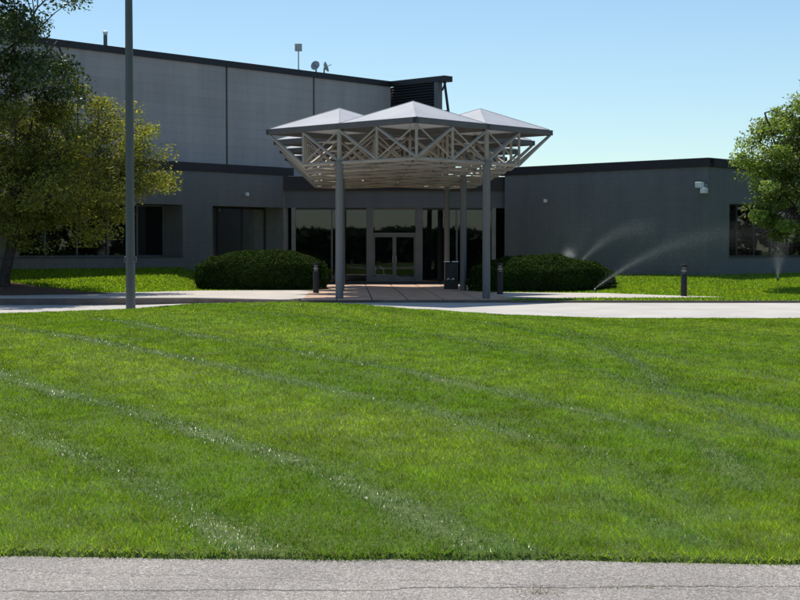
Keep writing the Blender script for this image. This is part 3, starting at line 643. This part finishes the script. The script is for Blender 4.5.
# ------------------------------------------------------------------ trees
def tree(name, label, base, trunk_h, r0, crown_c, crown_r, ncl, per, lsize, cols, lmat, seed, shell=.55, cl_r=.55, lean=(0,0), keep=None, cone=0):
    g = np.random.default_rng(seed); base = Vector(base); cc = Vector(crown_c); cr = Vector(crown_r)
    t = thing(name, base, label, 'tree', 'trees beside the building')
    top = cc + Vector((lean[0],lean[1],cr.z*.55)); mid = base.lerp(top,.45)+Vector((.12,-.05,0))
    spine = [base+Vector((0,0,-.25)), base+Vector((0,0,.15)), base.lerp(mid,.5), mid, mid.lerp(top,.5), top]
    mb = MB(); mb.path(spine, [r0*1.5,r0*1.15,r0*.95,r0*.7,r0*.4,.03], 12); mb.build('trunk', M['bark'], t, smooth=True)
    # cluster centres
    cl = []
    while len(cl) < ncl:
        d = g.normal(size=3); d /= np.linalg.norm(d); r_ = (shell + (1-shell)*g.random())*(1 if g.random()<.8 else g.random())
        p = np.array([cc.x+d[0]*cr.x*r_, cc.y+d[1]*cr.y*r_, cc.z+d[2]*cr.z*r_])
        if cone: 
            f = (p[2]-(cc.z-cr.z))/(2*cr.z); s_ = 1.15-cone*f; p[0] = cc.x+(p[0]-cc.x)*s_; p[1] = cc.y+(p[1]-cc.y)*s_
        if keep is None or keep(p): cl.append(p)
    limbs = MB(); nl = 10; ends = []
    for i in range(nl):
        a = 2*math.pi*i/nl + g.random()*.5; zz = (g.random()-.35)*cr.z*.9
        e = Vector((cc.x+math.cos(a)*cr.x*.6, cc.y+math.sin(a)*cr.y*.6, cc.z+zz)); s0 = spine[2].lerp(spine[4], .1+.7*g.random())
        if e.z < s0.z: e.z = s0.z+.2
        m1 = s0.lerp(e,.5)+Vector((g.normal()*.15,g.normal()*.15,.25)); pts = [s0,m1,e]; ends += [s0.lerp(m1,.6),m1,m1.lerp(e,.5),e]
        limbs.path(pts,[r0*.42,r0*.26,.03],7)
    limbs.build('limbs', M['bark'], t, smooth=True)
    tw = MB(); E_ = np.array([tuple(x) for x in ends])
    Ps=[];Ns=[];Cs=[];Ss=[]
    for p in cl:
        k = np.argmin(((E_-p)**2).sum(1)); e = Vector(E_[k]); q = Vector(p); tw.path([e, e.lerp(q,.5)+Vector((0,0,.08)), q],[.03,.018,.006],4,False)
        n = int(per*(.5+g.random())); rr_ = cl_r*(.6+.8*g.random())
        # leaves along a few twigs in the clump
        for j in range(4):
            dq = Vector(g.normal(size=3)).normalized()*rr_*1.2; dq.z = dq.z*.6+.05; tw.path([q, q+dq],[.008,.003],3,False)
        P = p + np.clip(g.normal(size=(n,3)),-1.7,1.7)*np.array([rr_,rr_,rr_*.6])*.62
        N = np.array([0,0,.8])+.5*(P-np.array(cc))/np.array(cr); k_ = .6+.8*g.random()
        C_ = cols[g.integers(0,len(cols),n)]*(k_*(.7+.6*g.random(n)))[:,None]
        Ps.append(P);Ns.append(N);Cs.append(C_);Ss.append(lsize*(.6+.8*g.random(n)))
    tag(tw.build('twigs', M['bark'], t), kind='stuff')
    V,F_,CC = leaf_cloud(np.concatenate(Ps),np.concatenate(Ns),np.concatenate(Ss),np.concatenate(Cs),.5,.75)
    cr_ = link('crown', np_mesh('crown',V,F_,CC), lmat, t); tag(cr_, kind='stuff'); return t
colA = np.array([[.165,.215,.045],[.20,.24,.05],[.115,.16,.036],[.28,.28,.065]]); colB = np.array([[.06,.095,.03],[.085,.125,.035],[.045,.075,.028]]); colC = np.array([[.18,.26,.055],[.28,.35,.075],[.12,.19,.045]])
tb = at(4,49.2,.42)
tree('broad_tree', 'olive green tree with dark trunk in a mulch bed at the left edge', tb, 3.2, .17, (tb.x+1.0,tb.y,4.35), (4.75,3.0,2.8), 280, 340, .050, colA, M['leafA'], 21, .5, .55)
tb2 = at(-70,48,.35)
tree('dark_tree', 'dark leaved tree reaching into the top left corner above the olive tree', tb2, 5, .2, (tb2.x+1.3,tb2.y,9.0), (4.9,3.0,3.3), 125, 360, .07, colB, M['leafB'], 8, .45, .55, keep=lambda p: 400+FPX*p[0]/p[1] < 84 and not (34 < 400+FPX*p[0]/p[1] < 72 and 8 < 250-FPX*(p[2]-CAMZ)/p[1] < 46))
tb3 = at(806,50.5,.25)
tree('leafy_tree', 'bright green tree cut off by the right edge of the picture', tb3, 3.5, .13, (tb3.x+.1,tb3.y,4.55), (3.0,2.4,2.9), 175, 330, .056, colC, M['leafC'], 31, .45, .42, cone=.55)
# mulch bed
mb = MB(); k = 36; c = tb
for r_, z_ in ((2.3,.0),(1.9,.07),(1.0,.13),(.05,.16)):
    for j in range(k):
        a = 2*math.pi*j/k; rr_ = r_*(1+.12*math.sin(3*a+1)+.06*math.sin(7*a)); xx = c.x+.9+rr_*math.cos(a)*1.15; yy = c.y-.6+rr_*math.sin(a)*.8
        mb.v.append((xx,yy,float(zback(np.array(xx),np.array(yy)))+z_))
for i in range(3):
    for j in range(k): mb.f.append((i*k+j,i*k+(j+1)%k,(i+1)*k+(j+1)%k,(i+1)*k+j))
mb.f.append(tuple(range(3*k,4*k))); tag(mb.build('mulch_bed', M['mulch'], None, smooth=True), 'brown bark mulch around the foot of the left tree', 'mulch', kind='stuff')
# wood behind the camera that the glass mirrors
g = np.random.default_rng(77); n = 60000; a = R(-200)+R(265)*g.random(n); rad = 105+g.random(n)*14      # from the right side round behind the viewer
hh = np.where(a > R(-60), 17, 4.6)*(.75+.5*fbm(a*14,a*0+3,3))  # unseen right side added and raised to keep sky out of window reflections
P = np.stack([rad*np.cos(a)+4, rad*np.sin(a)+12, -.4+hh*g.random(n)**.7],1); V,F_,CC = leaf_cloud(P, np.tile([0,.6,.6],(n,1)), .95*(.6+.8*g.random(n)), np.array([[.03,.055,.02]])*(.5+g.random(n))[:,None], .6, .8)
tag(link('far_wood', np_mesh('far_wood',V,F_,CC), M['leafC']), 'line of dark trees far behind the viewer, seen mirrored in the glass', 'trees', kind='stuff')

# ------------------------------------------------------------------ grass
def ground_at(px, py):                       # where the line of sight meets the lawn
    y = 20.0
    for _ in range(40):
        x = (px-400)/FPX*y; z = float(zlawn(np.array(x), np.array(min(y,32.)))); y = .5*y + .5*min((CAMZ-z)*FPX/(py-250), 34)
    return ((px-400)/FPX*y, y)
TRACKS = [  # wheel marks of the mower, photo points, strength
 (1.0,[(-60,405),(0,422),(35,437),(65,452),(100,467),(130,477),(190,515),(235,540),(270,565)]),
 (1.0,[(-60,358),(0,376),(50,392),(100,404),(150,417),(200,434),(250,449),(300,465),(345,484),(380,500),(440,532),(480,560)]),
 (.8,[(-40,322),(35,332),(115,345),(200,362),(270,377),(320,387),(390,403),(452,417),(503,432),(555,445),(586,453),(650,480),(720,520)]),
 (.9,[(95,319),(150,327),(200,337),(280,350),(350,362),(400,370),(452,383),(503,393),(555,406),(627,422),(679,435),(730,460),(750,490)]),
 (.6,[(230,312),(310,317),(350,322),(400,330),(477,342),(524,353),(600,372),(690,400),(800,440)]),
 (.7,[(480,322),(555,335),(607,349),(643,366),(658,385),(720,398),(800,412)]),
 (.6,[(560,330),(648,354),(720,367),(800,383)]),
 (.8,[(380,494),(410,509),(452,525),(493,543),(520,562)]),
 (.7,[(590,490),(632,512),(669,528),(700,545)])]
SEG = []
for st, pts in TRACKS:
    gp = [ground_at(*p) for p in pts]
    SEG += [(st, a, b) for a, b in zip(gp[:-1], gp[1:])]
def track_field(X, Y):
    best = np.zeros(len(X))
    for st, a, b in SEG:
        dx, dy = b[0]-a[0], b[1]-a[1]; t = np.clip(((X-a[0])*dx+(Y-a[1])*dy)/(dx*dx+dy*dy+1e-9),0,1)
        dd = np.hypot(X-a[0]-t*dx, Y-a[1]-t*dy); best = np.maximum(best, st*np.exp(-(dd/.16)**2))
    return best
def blades(X, Y, zf, hgt, wid, lean_az, lean_el, C_):
    n = len(X); Z = zf(X,Y)-.012
    d = np.stack([np.cos(lean_el)*np.cos(lean_az), np.cos(lean_el)*np.sin(lean_az), np.sin(lean_el)],1)
    # width direction: random, perpendicular to the blade, mostly level
    ra = rng.random(n)*2*math.pi; w0 = np.stack([np.cos(ra),np.sin(ra),np.zeros(n)],1)
    lv = np.stack([-np.sin(lean_az),np.cos(lean_az),np.zeros(n)],1); f = np.clip((1.15-lean_el)/.6,0,1)[:,None]; w0 = w0*(1-f)+lv*f
    w0 -= (w0*d).sum(1)[:,None]*d; w0 /= np.linalg.norm(w0,axis=1)[:,None]+1e-9
    P = np.stack([X,Y,Z],1); h2 = hgt[:,None]; w2 = wid[:,None]/2
    bend = np.stack([np.cos(lean_az),np.sin(lean_az),-.35*np.ones(n)],1)*(.22*h2)
    V = np.stack([P-w0*w2, P+w0*w2, P+d*h2+bend],1).reshape(-1,3)
    T = np.arange(n)[:,None]*3+np.array([[0,1,2]])
    return V, T, np.repeat(C_,3,axis=0)
def lawn_colors(X, Y, q, tr):
    n = len(X); p1 = fbm(X*.35+4,Y*.35+1,3); p2 = fbm(X*1.7,Y*1.7+30,3); r_ = rng.random(n)
    g0 = np.array([.185,.325,.030]); y0 = np.array([.240,.355,.038]); dk = np.array([.095,.195,.024]); dry = np.array([.22,.19,.07])
    C_ = g0[None]*np.ones((n,1)); a = np.clip((p1-.36)*2.2,0,1)[:,None]*.8; C_ = C_*(1-a)+y0*a; b = np.clip((p2-.52)*3.2,0,1)[:,None]*.45; C_ = C_*(1-b)+dk*b
    t_ = np.clip(tr*1.6,0,1)[:,None]*.8; C_ = C_*(1-t_)+np.array([.07,.17,.035])*t_  # wheel tracks painted darker and bluer, for shade and reflected sky
    dr = r_ < .03+.10*np.clip((p2-.55)*4,0,1); C_[dr] = dry
    return C_*(.5+1.0*rng.random(n))[:,None]  # wide tone range stands in for small shadows among the blades
def near_lawn():
    Vs=[];Ts=[];Cs=[];off=0
    for y0, y1, den in ((7.2,9,9000),(9,11.5,6200),(11.5,15,3900),(15,20,2400),(20,26.5,1500),(26.5,34.6,1050)):
        half = lambda y: .29*y+2.2
        area = (half(y0)+half(y1))*(y1-y0); n = int(area*den)
        Y = y0+(y1-y0)*rng.random(n); X = (rng.random(n)*2-1)*half(Y)
        e = edge(X)-.02+.10*(fbm(X*3,X*0+2,4)-.5)+.02*rng.normal(size=n); k = Y > e-.0; X=X[k];Y=Y[k];n=len(X)
        q = .88*X+.47*Y + .25*(fbm(X*.25,Y*.25,2)-.5) + .05*(vnoise(X*1.5,Y*1.5)-.5)
        # the passes bend a little to the right low on the slope
        q = q + .12*np.clip(X,0,6)*np.clip((15-Y)/6,0,1)
        patch = np.clip(fbm(X*.9+11,Y*.55,3)*2.6-.35,0.5,1)
        tr = track_field(X+.05*(vnoise(X*4,Y*4)-.5), Y+.1*(vnoise(X*3+9,Y*3)-.5))*patch
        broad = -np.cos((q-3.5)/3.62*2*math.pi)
        flat_ = rng.random(n) < tr*.9
        az = rng.random(n)*2*math.pi; el = R(66)+R(13)*rng.normal(size=n)
        tilt = rng.random(n) < .45; az = np.where(tilt, np.where(broad>0, R(118), R(-62))+.5*rng.normal(size=n), az); el = np.where(tilt, R(55)+R(10)*rng.normal(size=n), el)
        az = np.where(flat_, R(100)+.22*rng.normal(size=n), az); el = np.where(flat_, R(25)+R(9)*rng.normal(size=n), el)
        el = np.clip(el,R(5),R(88))
        edgef = np.clip(1-(Y-edge(X))/.25,0,1)
        h_ = (.036+.020*rng.random(n))*(.6+.8*fbm(X*4.2+40,Y*4.2,3))*(1+.25*edgef); wd = np.maximum(.0052,.00062*Y)*(.7+.6*rng.random(n))
        wd = np.where(flat_, wd*1.1, wd); h_ = np.where(flat_, h_*.8, h_)
        fr = rng.random(n) < edgef*.4; az = np.where(fr, R(-90)+.5*rng.normal(size=n), az); el = np.where(fr, R(35), el)
        C_ = np.concatenate([lawn_colors(X,Y,q,tr)*(.97+np.array([.28,.20,.18])*np.clip(broad*1.6,-1,1)[:,None])*(.62+.76*fbm(X*6+3,Y*3.0,3))[:,None], np.where(flat_,1.0,.14)[:,None]],1)  # light and dark mowing bands and clump shadows painted into the blade colour
        V,T,C2 = blades(X,Y,zlawn,h_,wd,az,el,C_); Vs.append(V);Ts.append(T+off);Cs.append(C2);off+=len(V)
    return np.concatenate(Vs),np.concatenate(Ts),np.concatenate(Cs)
V,T,C_ = near_lawn()
tag(link('grass', np_mesh('grass',V,T,C_), M['grass']), 'mown green grass of the front lawn', 'grass', kind='stuff')
def poly_in(poly, X, Y):
    ins = np.zeros(len(X),bool); n=len(poly)
    for i in range(n):
        x1,y1 = poly[i]; x2,y2 = poly[(i+1)%n]
        c_ = ((y1>Y)!=(y2>Y)) & (X < (x2-x1)*(Y-y1)/(y2-y1+1e-12)+x1); ins ^= c_
    return ins
def back_grass(x0,x1,yf0,yf1,den,label):
    area = (x1-x0)*14; n=int(area*den); X = x0+(x1-x0)*rng.random(n); Y = yf0(X)+ (yf1(X)-yf0(X))*rng.random(n)
    k = ~poly_in(WALK_L,X,Y) & ~poly_in(WALK_R,X,Y) & ~(((X-tb.x-.9)/2.4)**2+((Y-tb.y+.6)/1.65)**2<1); X=X[k];Y=Y[k];n=len(X)
    C_ = np.concatenate([lawn_colors(X,Y,X,np.zeros(n))*1.1, np.full((n,1),.2)],1); V,T,C2 = blades(X,Y,zback,.075+.04*rng.random(n),.045*(.7+.6*rng.random(n)),rng.random(n)*6.28,R(62)+R(14)*rng.normal(size=n).clip(-2,1.5),C_)
    tag(link('grass', np_mesh('grass',V,T,C2), M['grass']), label, 'grass', kind='stuff')
back_grass(-19,-3.0,lambda x: ffar(x)+.2,lambda x: np.minimum(wall_y_left(x)-.05,60),420,'green grass between the walk and the left wing')
back_grass(3.0,21,lambda x: ffar(x)+.2,lambda x: np.minimum(wall_y_right(x)-.05,66),420,'green grass below the right wing')
# weeds in the crack of the road
def weed(px, py, label, n, h_, dry):
    dep = 1.6*FPX/(py-250); c = at(px,dep,-.1); X = c.x+.05*rng.normal(size=n)*(1 if dry else 1.4); Y = c.y+.012*rng.normal(size=n)
    colr = np.array([[.20,.16,.07]]) if dry else np.array([[.16,.17,.05]])
    V,T,C2 = blades(X,Y,lambda x,y: -.1+0*x, h_*(.5+.7*rng.random(n)), np.full(n,.004), rng.random(n)*6.28, R(45)+R(20)*rng.random(n), colr*(.6+.7*rng.random(n))[:,None])
    tag(link('weed_tuft', np_mesh('weed_tuft',V,T,C2), M['grass']), label, 'weed', 'weeds in the road crack')
weed(543,596,'dry twiggy weed in the road crack, leftmost of the three',30,.085,True); weed(615,591,'short green weed in the road crack, middle of the three',40,.035,False); weed(650,590,'flat yellowish weed in the road crack, rightmost of the three',50,.035,False)

# ------------------------------------------------------------------ sprinklers
def spray(p0, vel, n, spread, label, tmax, r_, fade=1.0, seed=1):
    g = np.random.default_rng(seed); t = tmax*g.random(n)**fade; v = np.array(vel)[None]*(1+.03*g.normal(size=(n,1)))+g.normal(size=(n,3))*spread*np.linalg.norm(vel)
    P = np.array(p0)[None]+v*t[:,None]; P[:,2] -= 4.9*t*t*.72; P = P[P[:,2] > .05]; n=len(P)
    rr_ = r_*(.5+g.random(n))[:,None]; tet = np.array([[1,1,1],[1,-1,-1],[-1,1,-1],[-1,-1,1]])*.6
    V = (P[:,None]+tet[None]*rr_[:,None]).reshape(-1,3); q = np.arange(n)[:,None,None]*4+np.array([[0,1,2],[0,3,1],[0,2,3],[1,3,2]])[None]
    tag(link('water_spray', np_mesh('water_spray',V,q.reshape(-1,3)), M['water']), label, 'water spray', kind='stuff')
def head(p, label):
    t = thing('sprinkler', p, label, 'sprinkler', 'lawn sprinklers'); MB().lathe(p,[(.035,-.1),(.035,.08),(.025,.09)],10).build('riser',M['black'],t); MB().lathe(p,[(.028,.091),(.028,.14),(.01,.15)],10).build('nozzle',M['grey'],t)
h1 = at(595,49.9,.03); head(h1,'small black sprinkler at the right end of the right hedge'); h2 = Vector((6.5,55.2,.25)); head(h2,'small black sprinkler behind the right hedge'); h3 = Vector((14.2,54.5,.35)); head(h3,'small black sprinkler below the right tree')
spray(h1+Vector((0,0,.15)), (7.2,2.2,5.2), 24000, .036, 'thin arc of sprinkler water rising right from the hedge end', .95, .0038, .95, 1)
spray(h1+Vector((0,0,.15)), (6.4,2.2,4.4), 24000, .15, 'fine mist falling below the near arc of sprinkler water', 1.3, .0042, .8, 6)
spray(h2+Vector((0,0,.35)), (4.0,.6,5.0), 18000, .052, 'arc of sprinkler water rising right from behind the hedge', .8, .0038, .95, 2)
spray(h2+Vector((0,0,.75)), (-.4,.2,2.4), 16000, .26, 'white burst of sprinkler water above the right hedge', .24, .0045, .8, 3)
spray(h2+Vector((0,0,.75)), (1.8,.2,5.6), 16000, .26, 'faint mist hanging over the right hedge', .9, .0036, .9, 9)
spray(h3+Vector((0,0,.1)), (.25,.2,6.6), 24000, .17, 'upright column of sprinkler water below the right tree', .62, .0042, .9, 4)
# loose stones of the road surface
g = np.random.default_rng(5); n = 60000; X = (g.random(n)*2-1)*4.2; Y = 5.6+2.0*g.random(n); k = Y < edge(X)+.02; X=X[k];Y=Y[k];n=len(X)
rr_ = (.0025+.003*g.random(n)**2)[:,None]; tet = np.array([[1,.3,-.4],[-.6,.9,-.4],[-.5,-.9,-.4],[.05,.1,1.0]]); an = g.random(n)*6.28; ca, sa = np.cos(an), np.sin(an)
tt = np.stack([ca[:,None]*tet[:,0]-sa[:,None]*tet[:,1], sa[:,None]*tet[:,0]+ca[:,None]*tet[:,1], np.tile(tet[:,2],(n,1))],-1)
V = (np.stack([X,Y,np.full(n,-.099)],1)[:,None]+tt*rr_[:,None]).reshape(-1,3); q = np.arange(n)[:,None,None]*4+np.array([[0,1,3],[1,2,3],[2,0,3]])[None]
kk = g.random(n)**1.5; C_ = (np.array([[.20,.186,.174]])*(1-kk[:,None])+np.array([[.50,.46,.42]])*kk[:,None])
m, nt, p = newmat('road_stone'); a = nd(nt,'ShaderNodeAttribute', attribute_name='Col'); nt.links.new(a.outputs['Color'], p.inputs['Base Color']); p.inputs['Roughness'].default_value = .8
tag(link('aggregate', np_mesh('aggregate',V,q.reshape(-1,3),np.repeat(C_,4,axis=0)), m, road), kind='stuff')
